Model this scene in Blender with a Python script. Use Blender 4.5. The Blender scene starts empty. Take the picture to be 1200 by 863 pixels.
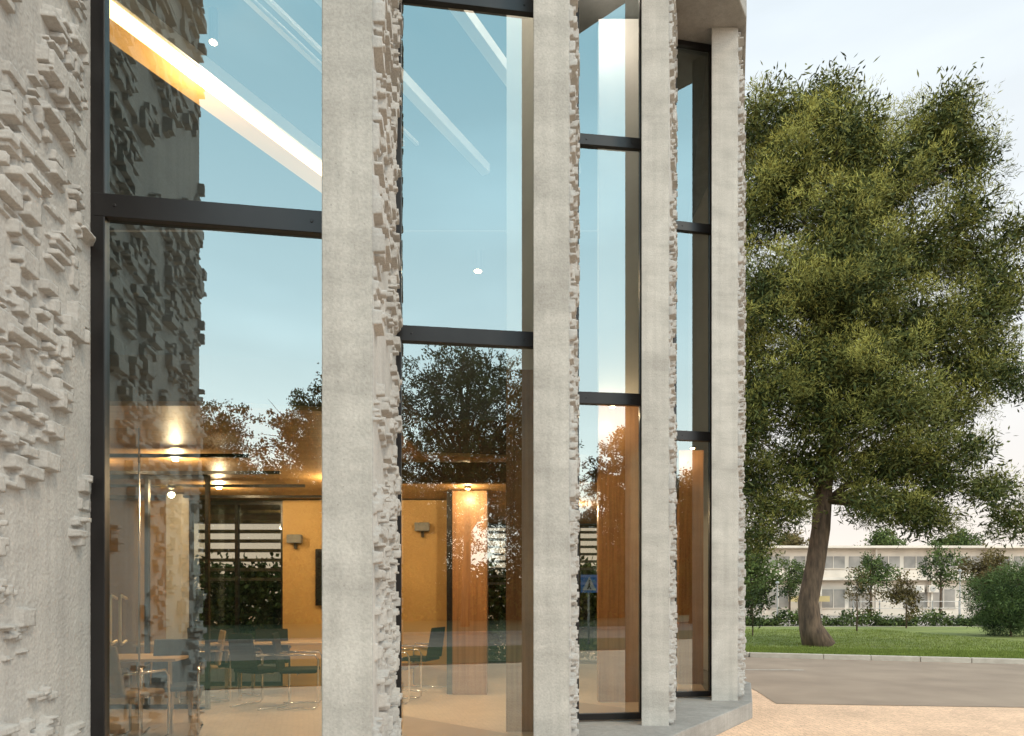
import bpy, math, random
import numpy as np
from mathutils import Vector, noise
C = bpy.context.scene.collection
R = math.radians
rnd = random.Random(7)
F = 800.0; EYE = 1.6; HZ = 700.0
def P(px, py, Y): return Vector(((px-600)/F*Y, Y, EYE+(HZ-py)/F*Y))

# ---------------------------------------------------------------- materials
def mat(name, c1, c2=None, scale=5.0, rough=0.7, metal=0.0, bump=0.0, bscale=None, stretch=(1,1,1), detail=6, emit=None, estr=0, spec=0.5, lo=0.35, hi=0.65):
    m = bpy.data.materials.new(name); m.use_nodes = True
    nt = m.node_tree; b = nt.nodes['Principled BSDF']
    b.inputs['Roughness'].default_value = rough; b.inputs['Metallic'].default_value = metal
    b.inputs['Specular IOR Level'].default_value = spec
    c2 = c2 or tuple(x*0.8 for x in c1)
    tc = nt.nodes.new('ShaderNodeTexCoord'); mp = nt.nodes.new('ShaderNodeMapping')
    mp.inputs['Scale'].default_value = stretch
    nt.links.new(tc.outputs['Object'], mp.inputs['Vector'])
    n = nt.nodes.new('ShaderNodeTexNoise'); n.inputs['Scale'].default_value = scale; n.inputs['Detail'].default_value = detail
    nt.links.new(mp.outputs[0], n.inputs['Vector'])
    r = nt.nodes.new('ShaderNodeValToRGB'); r.color_ramp.elements[0].position = lo; r.color_ramp.elements[1].position = hi
    r.color_ramp.elements[0].color = (*c2, 1); r.color_ramp.elements[1].color = (*c1, 1)
    nt.links.new(n.outputs['Fac'], r.inputs[0]); nt.links.new(r.outputs[0], b.inputs['Base Color'])
    if bump:
        n2 = nt.nodes.new('ShaderNodeTexNoise'); n2.inputs['Scale'].default_value = bscale or scale*6; n2.inputs['Detail'].default_value = 6
        nt.links.new(mp.outputs[0], n2.inputs['Vector'])
        bp = nt.nodes.new('ShaderNodeBump'); bp.inputs['Strength'].default_value = bump; bp.inputs['Distance'].default_value = 0.02
        nt.links.new(n2.outputs['Fac'], bp.inputs['Height']); nt.links.new(bp.outputs[0], b.inputs['Normal'])
    if emit:
        b.inputs['Emission Color'].default_value = (*emit, 1); b.inputs['Emission Strength'].default_value = estr
    return m

def concrete(name, ca, cb, stain=1.0):
    m = bpy.data.materials.new(name); m.use_nodes = True
    nt = m.node_tree; N = nt.nodes.new; L = nt.links.new; b = nt.nodes['Principled BSDF']
    b.inputs['Roughness'].default_value = 0.85; b.inputs['Specular IOR Level'].default_value = 0.25
    tc = N('ShaderNodeTexCoord')
    mp = N('ShaderNodeMapping'); mp.inputs['Scale'].default_value = (1.2, 1.2, 1.5); L(tc.outputs['Object'], mp.inputs['Vector'])
    a = N('ShaderNodeTexNoise'); a.inputs['Scale'].default_value = 1.6; a.inputs['Detail'].default_value = 10; a.inputs['Roughness'].default_value = 0.66; a.inputs['Distortion'].default_value = 0.4
    L(mp.outputs[0], a.inputs['Vector'])
    r = N('ShaderNodeValToRGB'); r.color_ramp.elements[0].position = 0.30; r.color_ramp.elements[1].position = 0.66
    r.color_ramp.elements[0].color = (*cb, 1); r.color_ramp.elements[1].color = (*ca, 1); L(a.outputs['Fac'], r.inputs[0])
    f = N('ShaderNodeTexNoise'); f.inputs['Scale'].default_value = 70; f.inputs['Detail'].default_value = 4; L(tc.outputs['Object'], f.inputs['Vector'])
    mr = N('ShaderNodeMapRange'); mr.inputs['From Min'].default_value = 0.3; mr.inputs['From Max'].default_value = 0.7; mr.inputs['To Min'].default_value = 0.88; mr.inputs['To Max'].default_value = 1.07
    L(f.outputs['Fac'], mr.inputs['Value'])
    mx = N('ShaderNodeMix'); mx.data_type = 'RGBA'; mx.blend_type = 'MULTIPLY'; mx.inputs[0].default_value = 1
    L(r.outputs[0], mx.inputs[6]); L(mr.outputs[0], mx.inputs[7])
    w = N('ShaderNodeTexNoise'); w.inputs['Scale'].default_value = 1.0; w.inputs['Detail'].default_value = 5
    mp2 = N('ShaderNodeMapping'); mp2.inputs['Scale'].default_value = (14, 14, 0.5); L(tc.outputs['Object'], mp2.inputs['Vector']); L(mp2.outputs[0], w.inputs['Vector'])
    wr = N('ShaderNodeMapRange'); wr.inputs['From Min'].default_value = 0.35; wr.inputs['From Max'].default_value = 0.6; wr.inputs['To Min'].default_value = 0.86; wr.inputs['To Max'].default_value = 1.0; L(w.outputs['Fac'], wr.inputs['Value'])
    mx3 = N('ShaderNodeMix'); mx3.data_type = 'RGBA'; mx3.blend_type = 'MULTIPLY'; mx3.inputs[0].default_value = 0.7
    L(mx.outputs[2], mx3.inputs[6]); L(wr.outputs[0], mx3.inputs[7])
    hb = N('ShaderNodeTexNoise'); hb.inputs['Scale'].default_value = 1.0; hb.inputs['Detail'].default_value = 6; hb.inputs['Roughness'].default_value = 0.7
    mp3 = N('ShaderNodeMapping'); mp3.inputs['Scale'].default_value = (0.8, 0.8, 4.5); L(tc.outputs['Object'], mp3.inputs['Vector']); L(mp3.outputs[0], hb.inputs['Vector'])
    hr = N('ShaderNodeMapRange'); hr.inputs['From Min'].default_value = 0.32; hr.inputs['From Max'].default_value = 0.55; hr.inputs['To Min'].default_value = 0.78; hr.inputs['To Max'].default_value = 1.0; L(hb.outputs['Fac'], hr.inputs['Value'])
    mx4 = N('ShaderNodeMix'); mx4.data_type = 'RGBA'; mx4.blend_type = 'MULTIPLY'; mx4.inputs[0].default_value = stain
    L(mx3.outputs[2], mx4.inputs[6]); L(hr.outputs[0], mx4.inputs[7])
    v = N('ShaderNodeTexVoronoi'); v.inputs['Scale'].default_value = 17; L(tc.outputs['Object'], v.inputs['Vector'])
    pr = N('ShaderNodeMapRange'); pr.inputs['From Min'].default_value = 0.05; pr.inputs['From Max'].default_value = 0.11; pr.inputs['To Min'].default_value = 0.7; pr.inputs['To Max'].default_value = 1.0
    L(v.outputs['Distance'], pr.inputs['Value'])
    mx2 = N('ShaderNodeMix'); mx2.data_type = 'RGBA'; mx2.blend_type = 'MULTIPLY'; mx2.inputs[0].default_value = stain
    L(mx4.outputs[2], mx2.inputs[6]); L(pr.outputs[0], mx2.inputs[7]); L(mx2.outputs[2], b.inputs['Base Color'])
    bp = N('ShaderNodeBump'); bp.inputs['Strength'].default_value = 0.3; bp.inputs['Distance'].default_value = 0.01
    L(f.outputs['Fac'], bp.inputs['Height']); L(bp.outputs[0], b.inputs['Normal'])
    return m

M = {}
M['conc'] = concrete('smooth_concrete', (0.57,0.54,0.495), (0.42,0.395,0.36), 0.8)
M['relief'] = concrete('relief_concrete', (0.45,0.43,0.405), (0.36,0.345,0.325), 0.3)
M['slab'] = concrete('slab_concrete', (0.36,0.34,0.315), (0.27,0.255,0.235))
M['frame'] = mat('dark_bronze_frame', (0.022,0.02,0.02), (0.016,0.014,0.014), 3, 0.35, 0.3)
M['orange'] = mat('orange_wall_paint', (0.54,0.34,0.12), (0.46,0.28,0.095), 1.2, 0.6, bump=0.05)
M['ceil'] = mat('timber_ceiling', (0.36,0.22,0.09), (0.27,0.155,0.06), 2, 0.45, stretch=(0.3,9,1))
M['wood'] = mat('veneer_wood', (0.31,0.155,0.06), (0.21,0.10,0.038), 3, 0.4, bump=0.1, stretch=(9,9,0.35))
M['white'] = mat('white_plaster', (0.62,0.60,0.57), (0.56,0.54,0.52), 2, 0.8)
M['dimwhite'] = mat('dimmed_white_plaster', (0.10,0.10,0.10), (0.085,0.085,0.085), 2, 0.8)  # white plaster darkened: the dimness of the upper storey put into colour
M['darkslab'] = mat('brown_slab_edge', (0.13,0.085,0.05), (0.10,0.065,0.04), 2, 0.8)
M['floor'] = mat('polished_floor', (0.58,0.47,0.37), (0.49,0.39,0.31), 1.2, 0.3)
M['black'] = mat('black_mesh_fabric', (0.02,0.02,0.02), (0.012,0.012,0.012), 30, 0.8, spec=0.2)
M['brown'] = mat('brown_leather', (0.12,0.05,0.025), (0.08,0.03,0.015), 12, 0.5)
M['blue'] = mat('blue_fabric', (0.05,0.07,0.11), (0.04,0.055,0.085), 12, 0.8)
M['chrome'] = mat('chrome', (0.75,0.75,0.75), (0.7,0.7,0.7), 3, 0.15, 1.0)
M['brass'] = mat('brushed_brass', (0.85,0.68,0.40), (0.8,0.62,0.35), 6, 0.3, 0.5)
M['tabletop'] = mat('beech_tabletop', (0.62,0.46,0.29), (0.54,0.39,0.23), 3, 0.35, stretch=(0.5,8,1))
M['beech'] = mat('beech_chair_shell', (0.40,0.29,0.18), (0.33,0.235,0.14), 4, 0.4, stretch=(1,1,4))
M['lamp'] = mat('lamp_glow', (1,0.85,0.6), None, 1, emit=(1,0.72,0.38), estr=30)
M['strip'] = mat('strip_glow', (1,0.9,0.75), None, 1, emit=(1,0.74,0.36), estr=6)
M['cornice_glow'] = mat('cornice_painted_light', (0.75,0.45,0.15), None, 1, emit=(1,0.5,0.12), estr=0.55)  # emission paints the strip's orange light on the cornice beside it
M['bark'] = mat('pine_bark', (0.15,0.10,0.065), (0.06,0.04,0.028), 5, 0.9, bump=1.0, bscale=9, stretch=(2,2,0.5))
M['steel'] = mat('galvanised_steel', (0.38,0.38,0.38), (0.32,0.32,0.32), 4, 0.45, 0.6)
M['slat'] = mat('grey_slats', (0.20,0.205,0.20), (0.16,0.165,0.16), 3, 0.6)
M['hwhite'] = mat('far_white_render', (0.66,0.58,0.50), (0.54,0.475,0.41), 0.6, 0.85)
M['hgrey'] = mat('far_grey_band', (0.42,0.39,0.36), (0.35,0.33,0.31), 0.8, 0.8)
M['hglass'] = mat('far_window', (0.31,0.28,0.25), (0.18,0.165,0.15), 0.7, 0.3)
M['yellow'] = mat('yellow_awning', (0.5,0.38,0.18), (0.42,0.32,0.15), 2, 0.7)
M['signblue'] = mat('sign_blue', (0.05,0.22,0.60), (0.045,0.2,0.56), 2, 0.4)
M['signwhite'] = mat('sign_white', (0.6,0.6,0.6), (0.55,0.55,0.55), 2, 0.4)

def foliage(name, dark, light):
    m = bpy.data.materials.new(name); m.use_nodes = True
    nt = m.node_tree; N = nt.nodes.new; L = nt.links.new; b = nt.nodes['Principled BSDF']
    b.inputs['Roughness'].default_value = 0.6; b.inputs['Specular IOR Level'].default_value = 0.12
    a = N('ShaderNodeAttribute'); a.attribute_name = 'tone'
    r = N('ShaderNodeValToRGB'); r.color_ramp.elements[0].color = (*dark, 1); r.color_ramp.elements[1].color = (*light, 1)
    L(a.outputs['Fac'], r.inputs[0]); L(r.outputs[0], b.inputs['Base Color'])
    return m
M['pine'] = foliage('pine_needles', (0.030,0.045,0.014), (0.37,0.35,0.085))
M['leaf'] = foliage('broad_leaves', (0.015,0.028,0.010), (0.12,0.16,0.045))
M['bush'] = foliage('dark_bush_needles', (0.015,0.032,0.014), (0.13,0.19,0.06))
M['leafred'] = foliage('rusty_leaves', (0.04,0.03,0.012), (0.17,0.13,0.05))
M['gblade'] = foliage('grass_blades', (0.07,0.095,0.018), (0.24,0.29,0.06))

g = bpy.data.materials.new('reflective_glass'); g.use_nodes = True
nt = g.node_tree; nt.nodes.clear(); N = nt.nodes.new; L = nt.links.new
o = N('ShaderNodeOutputMaterial'); mx = N('ShaderNodeMixShader'); tr = N('ShaderNodeBsdfTransparent'); gl = N('ShaderNodeBsdfGlossy')
tr.inputs[0].default_value = (0.80,0.77,0.68,1); gl.inputs['Roughness'].default_value = 0.0; gl.inputs['Color'].default_value = (0.80,0.97,1,1)
fr = N('ShaderNodeFresnel'); fr.inputs[0].default_value = 1.5
mr = N('ShaderNodeMapRange'); mr.inputs['From Min'].default_value = 0.04; mr.inputs['To Min'].default_value = 0.26; mr.inputs['From Max'].default_value = 1; mr.inputs['To Max'].default_value = 1
L(fr.outputs[0], mr.inputs['Value']); L(mr.outputs[0], mx.inputs[0])
L(tr.outputs[0], mx.inputs[1]); L(gl.outputs[0], mx.inputs[2]); L(mx.outputs[0], o.inputs[0])
M['glass'] = g
g2 = g.copy(); g2.name = 'clear_partition_glass'
g2.node_tree.nodes['Map Range'].inputs['To Min'].default_value = 0.08
M['glass2'] = g2

def cobble(name, ca, cb, sc):
    m = bpy.data.materials.new(name); m.use_nodes = True
    nt = m.node_tree; N = nt.nodes.new; L = nt.links.new; b = nt.nodes['Principled BSDF']; b.inputs['Roughness'].default_value = 0.75
    tc = N('ShaderNodeTexCoord')
    v = N('ShaderNodeTexVoronoi'); v.feature = 'DISTANCE_TO_EDGE'; v.inputs['Scale'].default_value = sc; v.inputs['Randomness'].default_value = 0.5
    c = N('ShaderNodeTexVoronoi'); c.inputs['Scale'].default_value = sc; c.inputs['Randomness'].default_value = 0.5
    L(tc.outputs['Object'], v.inputs['Vector']); L(tc.outputs['Object'], c.inputs['Vector'])
    sp = N('ShaderNodeSeparateColor'); L(c.outputs['Color'], sp.inputs[0])
    r = N('ShaderNodeValToRGB'); r.color_ramp.elements[0].color = (*cb,1); r.color_ramp.elements[1].color = (*ca,1); L(sp.outputs[0], r.inputs[0])
    e = N('ShaderNodeMapRange'); e.inputs['From Max'].default_value = 0.09; e.inputs['To Min'].default_value = 0.6; L(v.outputs['Distance'], e.inputs['Value'])
    n = N('ShaderNodeTexNoise'); n.inputs['Scale'].default_value = 0.9; n.inputs['Detail'].default_value = 6; L(tc.outputs['Object'], n.inputs['Vector'])
    e2 = N('ShaderNodeMapRange'); e2.inputs['From Min'].default_value = 0.3; e2.inputs['From Max'].default_value = 0.7; e2.inputs['To Min'].default_value = 0.82; e2.inputs['To Max'].default_value = 1.1; L(n.outputs['Fac'], e2.inputs['Value'])
    mu = N('ShaderNodeMath'); mu.operation = 'MULTIPLY'; L(e.outputs[0], mu.inputs[0]); L(e2.outputs[0], mu.inputs[1])
    x = N('ShaderNodeMix'); x.data_type = 'RGBA'; x.blend_type = 'MULTIPLY'; x.inputs[0].default_value = 1; L(r.outputs[0], x.inputs[6]); L(mu.outputs[0], x.inputs[7]); L(x.outputs[2], b.inputs['Base Color'])
    bp = N('ShaderNodeBump'); bp.inputs['Strength'].default_value = 0.6; bp.inputs['Distance'].default_value = 0.01; L(e.outputs[0], bp.inputs['Height']); L(bp.outputs[0], b.inputs['Normal'])
    return m
M['cobble'] = cobble('limestone_cobbles', (0.84,0.56,0.37), (0.70,0.46,0.31), 15)
M['asphalt'] = mat('asphalt', (0.36,0.275,0.21), (0.29,0.22,0.17), 0.9, 0.9, bump=0.5, bscale=120, spec=0.2)
M['earth'] = mat('pale_tarmac', (0.42,0.35,0.28), (0.34,0.28,0.23), 0.4, 0.9)
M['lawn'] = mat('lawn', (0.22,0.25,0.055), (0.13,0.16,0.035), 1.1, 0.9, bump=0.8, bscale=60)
M['lawn2'] = mat('darkened_lawn', (0.085,0.10,0.035), (0.055,0.07,0.024), 1.1, 0.9, bump=0.8, bscale=60)  # lawn colour darkened so its reflection in the glass stays subdued
M['kerb'] = mat('kerb_stone', (0.50,0.44,0.37), (0.42,0.36,0.30), 5, 0.8, bump=0.2)
M['paint'] = mat('road_paint', (0.5,0.46,0.41), (0.37,0.30,0.24), 8, 0.8)

# ---------------------------------------------------------------- mesh helpers
class MB:
    def __init__(s): s.v = []; s.f = []
    def add(s, vs, fs):
        b = len(s.v); s.v += [tuple(v) for v in vs]; s.f += [tuple(i+b for i in f) for f in fs]; return s
    def box(s, c, size, rz=0.0):
        hx, hy, hz = size[0]/2, size[1]/2, size[2]/2; ca, sa = math.cos(rz), math.sin(rz)
        vs = [(c[0]+x*ca-y*sa, c[1]+x*sa+y*ca, c[2]+z) for z in (-hz,hz) for x,y in ((-hx,-hy),(hx,-hy),(hx,hy),(-hx,hy))]
        return s.add(vs, [(3,2,1,0),(4,5,6,7),(0,1,5,4),(1,2,6,5),(2,3,7,6),(3,0,4,7)])
    def prism(s, poly, z0, z1):
        n = len(poly); vs = [(p[0],p[1],z0) for p in poly]+[(p[0],p[1],z1) for p in poly]
        fs = [tuple(reversed(range(n))), tuple(range(n,2*n))]+[(i,(i+1)%n,(i+1)%n+n,i+n) for i in range(n)]
        return s.add(vs, fs)
    def tube(s, pts, rad, n=8):
        pts = [Vector(p) for p in pts]
        if not isinstance(rad, (list,tuple)): rad = [rad]*len(pts)
        vs = []; 
        for i,p in enumerate(pts):
            d = (pts[min(i+1,len(pts)-1)]-pts[max(i-1,0)]).normalized()
            u = d.cross(Vector((0,0,1))) if abs(d.z) < 0.9 else d.cross(Vector((1,0,0)))
            u.normalize(); w = d.cross(u)
            for k in range(n):
                a = 2*math.pi*k/n; vs.append(p+(u*math.cos(a)+w*math.sin(a))*rad[i])
        fs = [(i*n+k, i*n+(k+1)%n, (i+1)*n+(k+1)%n, (i+1)*n+k) for i in range(len(pts)-1) for k in range(n)]
        fs += [tuple(reversed(range(n))), tuple(range((len(pts)-1)*n, len(pts)*n))]
        return s.add(vs, fs)
    def build(s, name, m, parent=None, smooth=False, bevel=0.0):
        me = bpy.data.meshes.new(name); me.from_pydata(s.v, [], s.f); me.update()
        me.materials.append(m)
        if smooth: me.polygons.foreach_set('use_smooth', [True]*len(me.polygons))
        ob = bpy.data.objects.new(name, me); C.objects.link(ob)
        if parent: ob.parent = parent
        if bevel:
            b = ob.modifiers.new('bevel','BEVEL'); b.width = bevel; b.segments = 2; b.limit_method = 'ANGLE'
        return ob
def tag(o, label=None, cat=None, group=None, kind=None):
    for k, v in (('label',label),('category',cat),('group',group),('kind',kind)):
        if v: o[k] = v
    return o
def empty(name, loc=(0,0,0), rz=0):
    o = bpy.data.objects.new(name, None); C.objects.link(o); o.location = loc; o.rotation_euler = (0,0,rz); o.empty_display_size = 0.2; return o
def copy_tree(o, parent=None):
    c = o.copy(); C.objects.link(c)
    if parent: c.parent = parent
    for ch in list(o.children): copy_tree(ch, c)
    return c
def sheet(name, poly, z, m):
    b = MB(); b.add([(p[0],p[1],z) for p in poly], [tuple(range(len(poly)))])
    return tag(b.build(name, m), kind='structure')

# ---------------------------------------------------------------- setting
b = MB(); b.add([(-900,-900,0),(900,-900,0),(900,900,0),(-900,900,0)], [(0,1,2,3)]); tag(b.build('ground', M['earth']), kind='structure')
near = [(60,3.4),(12,9.25),(7.4,9.85),(3.95,10.2),(4.15,11.6),(4.4,60)]
far = [(5.9,60),(5.95,18.6),(6.3,18.1),(8,17.55),(12.15,16.2),(60,3.4+4.5)]
sheet('plaza', [(-60,-4.5),(60,-4.5),(60,3.5),(12,9.35),(7.4,9.95),(4.0,10.4),(4.2,11.7),(4.45,60),(-60,60)], 0.004, M['cobble'])
sheet('road', near+far, 0.010, M['asphalt'])
sheet('lawn', [(5.9,36)]+far[1:]+[(60,36)], 0.05, M['lawn'])
b = MB()
kp = [(5.9,36)]+far[1:]
for (a, c) in zip(kp[:-1], kp[1:]):
    a = Vector(a); c = Vector(c); d = c-a; n_ = max(1,int(d.length/1.0)); ang = math.atan2(d.y,d.x)
    for k in range(n_):
        p = a+d*((k+0.5)/n_); b.box((p.x,p.y,0.06), (d.length/n_-0.012, 0.16, 0.15), ang)
tag(b.build('kerb', M['kerb'], bevel=0.015), kind='structure')
b = MB(); b.box((5.6,14.9,0.0145),(1.5,0.10,0.002), R(-4))
tag(b.build('road_marking', M['paint']), kind='structure')
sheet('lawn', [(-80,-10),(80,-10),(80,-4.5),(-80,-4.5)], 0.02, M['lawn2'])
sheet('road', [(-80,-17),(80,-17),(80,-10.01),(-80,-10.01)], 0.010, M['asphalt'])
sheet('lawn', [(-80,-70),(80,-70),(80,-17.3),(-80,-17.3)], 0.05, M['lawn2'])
b = MB(); b.box((0,-17.2,0.06),(160,0.16,0.14)); tag(b.build('kerb', M['kerb']), kind='structure')

# ---------------------------------------------------------------- facade
WL = [Vector((-2.37,3.85)), Vector((-0.972,5.71)), Vector((0.69,7.55)), Vector((2.19,9.30))]
WR = [Vector((-1.08,4.045)), Vector((0.20,5.87)), Vector((1.43,7.64)), Vector((2.72,9.40))]
FR = [Vector((-2.07,1.95)), Vector((-0.765,3.75)), Vector((0.465,5.55)), Vector((1.685,7.33)), Vector((3.01,9.10))]
FL = [Vector((-2.37,1.90)), Vector((-1.046,3.75)), Vector((0.173,5.55)), Vector((1.39,7.33)), Vector((2.66,9.10))]
NXT = WL + [Vector((3.74,11.1))]
Z0, Z1 = 0.24, 9.2
bld = empty('office_building'); tag(bld, 'concrete and glass building with tall relief cast fins between full height windows', 'building')
def relief(A, B, z0, z1, res, seed, parent, dens, cap, thr, back_w):
    d = B-A; ln = d.length; d = d/ln; nrm = Vector((d.y,-d.x))
    nu = int(ln/res); nv = int((z1-z0)/res)
    rg = np.random.RandomState(seed); H = np.zeros((nv,nu))
    nst = int(ln*(z1-z0)*dens)
    for k in range(nst):
        u = rg.rand()*ln; v = rg.rand()*(z1-z0)
        c = noise.noise((u*1.5+seed*7.1, v*0.9, seed*3.3)) + 0.7*noise.noise((u*4.0, v*2.6+seed*5, seed))
        e_ = 0.16*(1-min(1,u/0.25))
        back = max(0, (u-(ln-back_w))/back_w)
        if c+e_-0.8*back < thr: continue
        w = 0.04+0.17*rg.rand()**1.8; h = 0.018+0.09*rg.rand()**1.8
        i0 = int((v-h/2)/res); i1 = max(i0+1,int((v+h/2)/res)); j0 = int((u-w/2)/res); j1 = max(j0+2,int((u+w/2)/res))
        i0 = max(i0,0); j0 = max(j0,0); blk = H[i0:i1, j0:j1]
        if not blk.size: continue
        q = rg.rand()
        if q < 0.62: blk[:] = min(cap, np.median(blk)+cap*0.25*rg.randint(1,4))
        elif q < 0.78: blk[:] = max(-0.0, np.median(blk)-cap*0.3)
        else: blk[:] = 0.0
    fade = np.clip((nu-1-np.arange(nu))*res/0.10, 0, 1); H *= np.where(fade < 1, fade, 1)[None,:]
    Hr = np.repeat(np.repeat(H,2,0),2,1)
    Hp = np.zeros((2*nv+2, 2*nu+2)); Hp[1:-1,1:-1] = Hr; Hp += 0.003; Hp[0,:]=Hp[-1,:]=Hp[:,0]=Hp[:,-1]=-0.003
    eps = res*0.12
    def edges(n): 
        base = np.arange(n)*res; e = np.stack([base+eps, base+res-eps],1).ravel(); return np.concatenate([[0],e,[n*res]])
    U = edges(nu)*(ln/(nu*res)); V = z0+edges(nv)*((z1-z0)/(nv*res))
    U = np.broadcast_to(U[None,:], Hp.shape).copy(); V = np.broadcast_to(V[:,None], Hp.shape).copy()
    Hp[1:-1,1:-1] += np.repeat(np.repeat((rg.rand(nv,nu)-0.5)*0.0015,2,0),2,1)
    X = A.x+d.x*U+nrm.x*Hp; Y = A.y+d.y*U+nrm.y*Hp
    co = np.stack([X,Y,V],-1).reshape(-1,3); n1, n2 = Hp.shape
    i = np.arange(n1-1)[:,None]*n2+np.arange(n2-1)[None,:]
    q = np.stack([i,i+1,i+n2+1,i+n2],-1).reshape(-1,4)
    me = bpy.data.meshes.new('relief_face'); me.vertices.add(len(co)); me.vertices.foreach_set('co', co.ravel())
    me.loops.add(q.size); me.loops.foreach_set('vertex_index', q.ravel()); me.polygons.add(len(q))
    me.polygons.foreach_set('loop_start', np.arange(len(q))*4); me.polygons.foreach_set('loop_total', np.full(len(q),4))
    me.update(calc_edges=True); me.materials.append(M['relief'])
    ob = bpy.data.objects.new('relief_face', me); C.objects.link(ob); ob.parent = parent; return ob
for i in range(5):
    off = FL[i]-FR[i]
    b = MB(); b.prism([FL[i], FR[i], NXT[i], NXT[i]+off], 0.0 if i in (0,) else Z0-0.1, Z1)
    fin = b.build('concrete_fin', M['conc'], bld, bevel=0.008)
    relief(FR[i], NXT[i], Z0+0.01, Z1-0.01, [0.012,0.016,0.020,0.022,0.024][i], 11+i*5, fin, [270,300,260,230,230][i], [0.062,0.062,0.062,0.065,0.07][i], [-0.01,-0.12,-0.12,-0.12,-0.12][i], [0.2,0.3,0.3,0.3,0.3][i])
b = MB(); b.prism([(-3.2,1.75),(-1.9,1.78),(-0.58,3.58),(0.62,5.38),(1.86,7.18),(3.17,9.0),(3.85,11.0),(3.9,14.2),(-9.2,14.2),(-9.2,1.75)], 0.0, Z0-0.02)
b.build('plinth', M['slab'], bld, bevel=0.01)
inner = [(-9,2.1),(-2.5,2.1),(-2.55,3.83)]
for i in range(4): inner += [(WL[i].x, WL[i].y+0.02),(WR[i].x, WR[i].y+0.02)]
b = MB(); b.prism(inner+[(3.6,14),(-9,14)], Z0-0.06, Z0-0.004); b.build('interior_floor', M['floor'], bld)
b = MB(); b.prism([(x,y+(0.08 if k > 2 else 0)) for k,(x,y) in enumerate(inner)]+[(3.58,13.98),(-8.98,13.98)], 9.12, 9.17); b.build('upper_ceiling', M['dimwhite'], bld)  # darkened plate added to keep the roof underside from showing lit
mez = [(-9,5.35)]
for i in range(4): mez += [(WL[i].x+0.02, WL[i].y+1.5),(WR[i].x, WR[i].y+1.55)]
b = MB(); b.prism(mez+[(3.55,13.95),(-8.95,13.95)], 3.14, 3.5); b.build('mezzanine_slab', M['darkslab'], bld)
b = MB(); b.prism([(x,y+0.004) for x,y in mez]+[(3.54,13.93),(-8.94,13.93)], 3.10, 3.137); b.build('timber_ceiling', M['ceil'], bld)
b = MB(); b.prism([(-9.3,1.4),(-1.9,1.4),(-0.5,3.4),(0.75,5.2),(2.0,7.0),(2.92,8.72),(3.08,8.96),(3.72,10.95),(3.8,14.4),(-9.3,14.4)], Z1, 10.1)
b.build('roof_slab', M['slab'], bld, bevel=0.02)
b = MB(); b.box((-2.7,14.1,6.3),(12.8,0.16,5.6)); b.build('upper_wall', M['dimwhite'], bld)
b = MB(); b.box((-9.1,8,1.68),(0.16,12,2.88)); b.build('side_wall', M['orange'], bld)
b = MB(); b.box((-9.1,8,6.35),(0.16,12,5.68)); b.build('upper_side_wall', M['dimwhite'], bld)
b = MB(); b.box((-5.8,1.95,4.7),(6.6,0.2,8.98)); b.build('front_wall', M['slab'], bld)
b = MB(); b.prism([(3.62,11.2),(3.75,11.2),(3.75,14.1),(3.62,14.1)],Z0,9.19); b.build('side_wall', M['white'], bld)
b = MB(); b.box((-2.25,10.5,1.66),(2.5,0.16,2.84)); b.build('orange_wall', M['orange'], bld)
b = MB(); b.box((-7.0,10.5,1.66),(4.1,0.16,2.84)); b.build('orange_wall', M['orange'], bld)
b = MB(); b.box((-0.94,12.3,1.66),(0.12,3.4,2.84)); b.build('orange_wall', M['orange'], bld)
for j,(x0,x1,y0,y1,zt) in enumerate(((-0.06,0.24,6.9,7.2,3.9),(1.12,1.74,8.85,9.0,4.1),(2.62,3.0,10.7,10.85,3.9))):
    b = MB(); b.box(((x0+x1)/2,(y0+y1)/2,(Z0+zt)/2),(x1-x0,y1-y0,zt-Z0)); b.build('wood_panel', M['wood'], bld)
    if j < 2: b = MB(); b.box(((x0+x1)/2,(y0+y1)/2,(zt+9.1)/2),(x1-x0-0.01,y1-y0-0.01,9.1-zt)); b.build('upper_pilaster', M['white'], bld)
b = MB(); b.box((-0.59,9.75,1.66),(0.48,0.5,2.84)); b.build('wood_pillar', M['wood'], bld)
b = MB(); b.box((-0.87,9.6,1.66),(0.09,0.07,2.84)); b.build('dark_post', M['frame'], bld)
b = MB(); b.box((-4.85,9.9,1.66),(0.22,0.22,2.84)); b.build('white_column', M['white'], bld)
b = MB(); b.box((-6.3,9.8,1.66),(0.22,0.22,2.84)); b.build('white_column', M['white'], bld)
for k in range(4):
    b = MB(); y = 7.0+k*0.95; b.box((-5.0,y,3.05),(4.6,0.035,0.035)); b.build('ceiling_rail', M['frame'], bld)
b = MB(); b.box((-0.9,7.6,2.98),(1.9,0.1,0.22)); b.build('ceiling_rail', M['darkslab'], bld)
def partition(x0,x1,y,n):
    f = MB()
    for k in range(n+1): f.box((x0+(x1-x0)*k/n,y,1.66),(0.045,0.05,2.84))
    f.box(((x0+x1)/2,y-0.002,Z0+0.03),(x1-x0,0.04,0.05)); f.box(((x0+x1)/2,y-0.002,3.06),(x1-x0,0.04,0.05))
    fo = f.build('glazed_partition', M['frame'], bld)
    p = MB(); p.add([(x0,y+0.01,Z0),(x1,y+0.01,Z0),(x1,y+0.01,3.08),(x0,y+0.01,3.08)],[(0,1,2,3)]); p.build('glass_pane', M['glass2'], fo)
partition(-5.9,-3.7,8.3,3)
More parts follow.
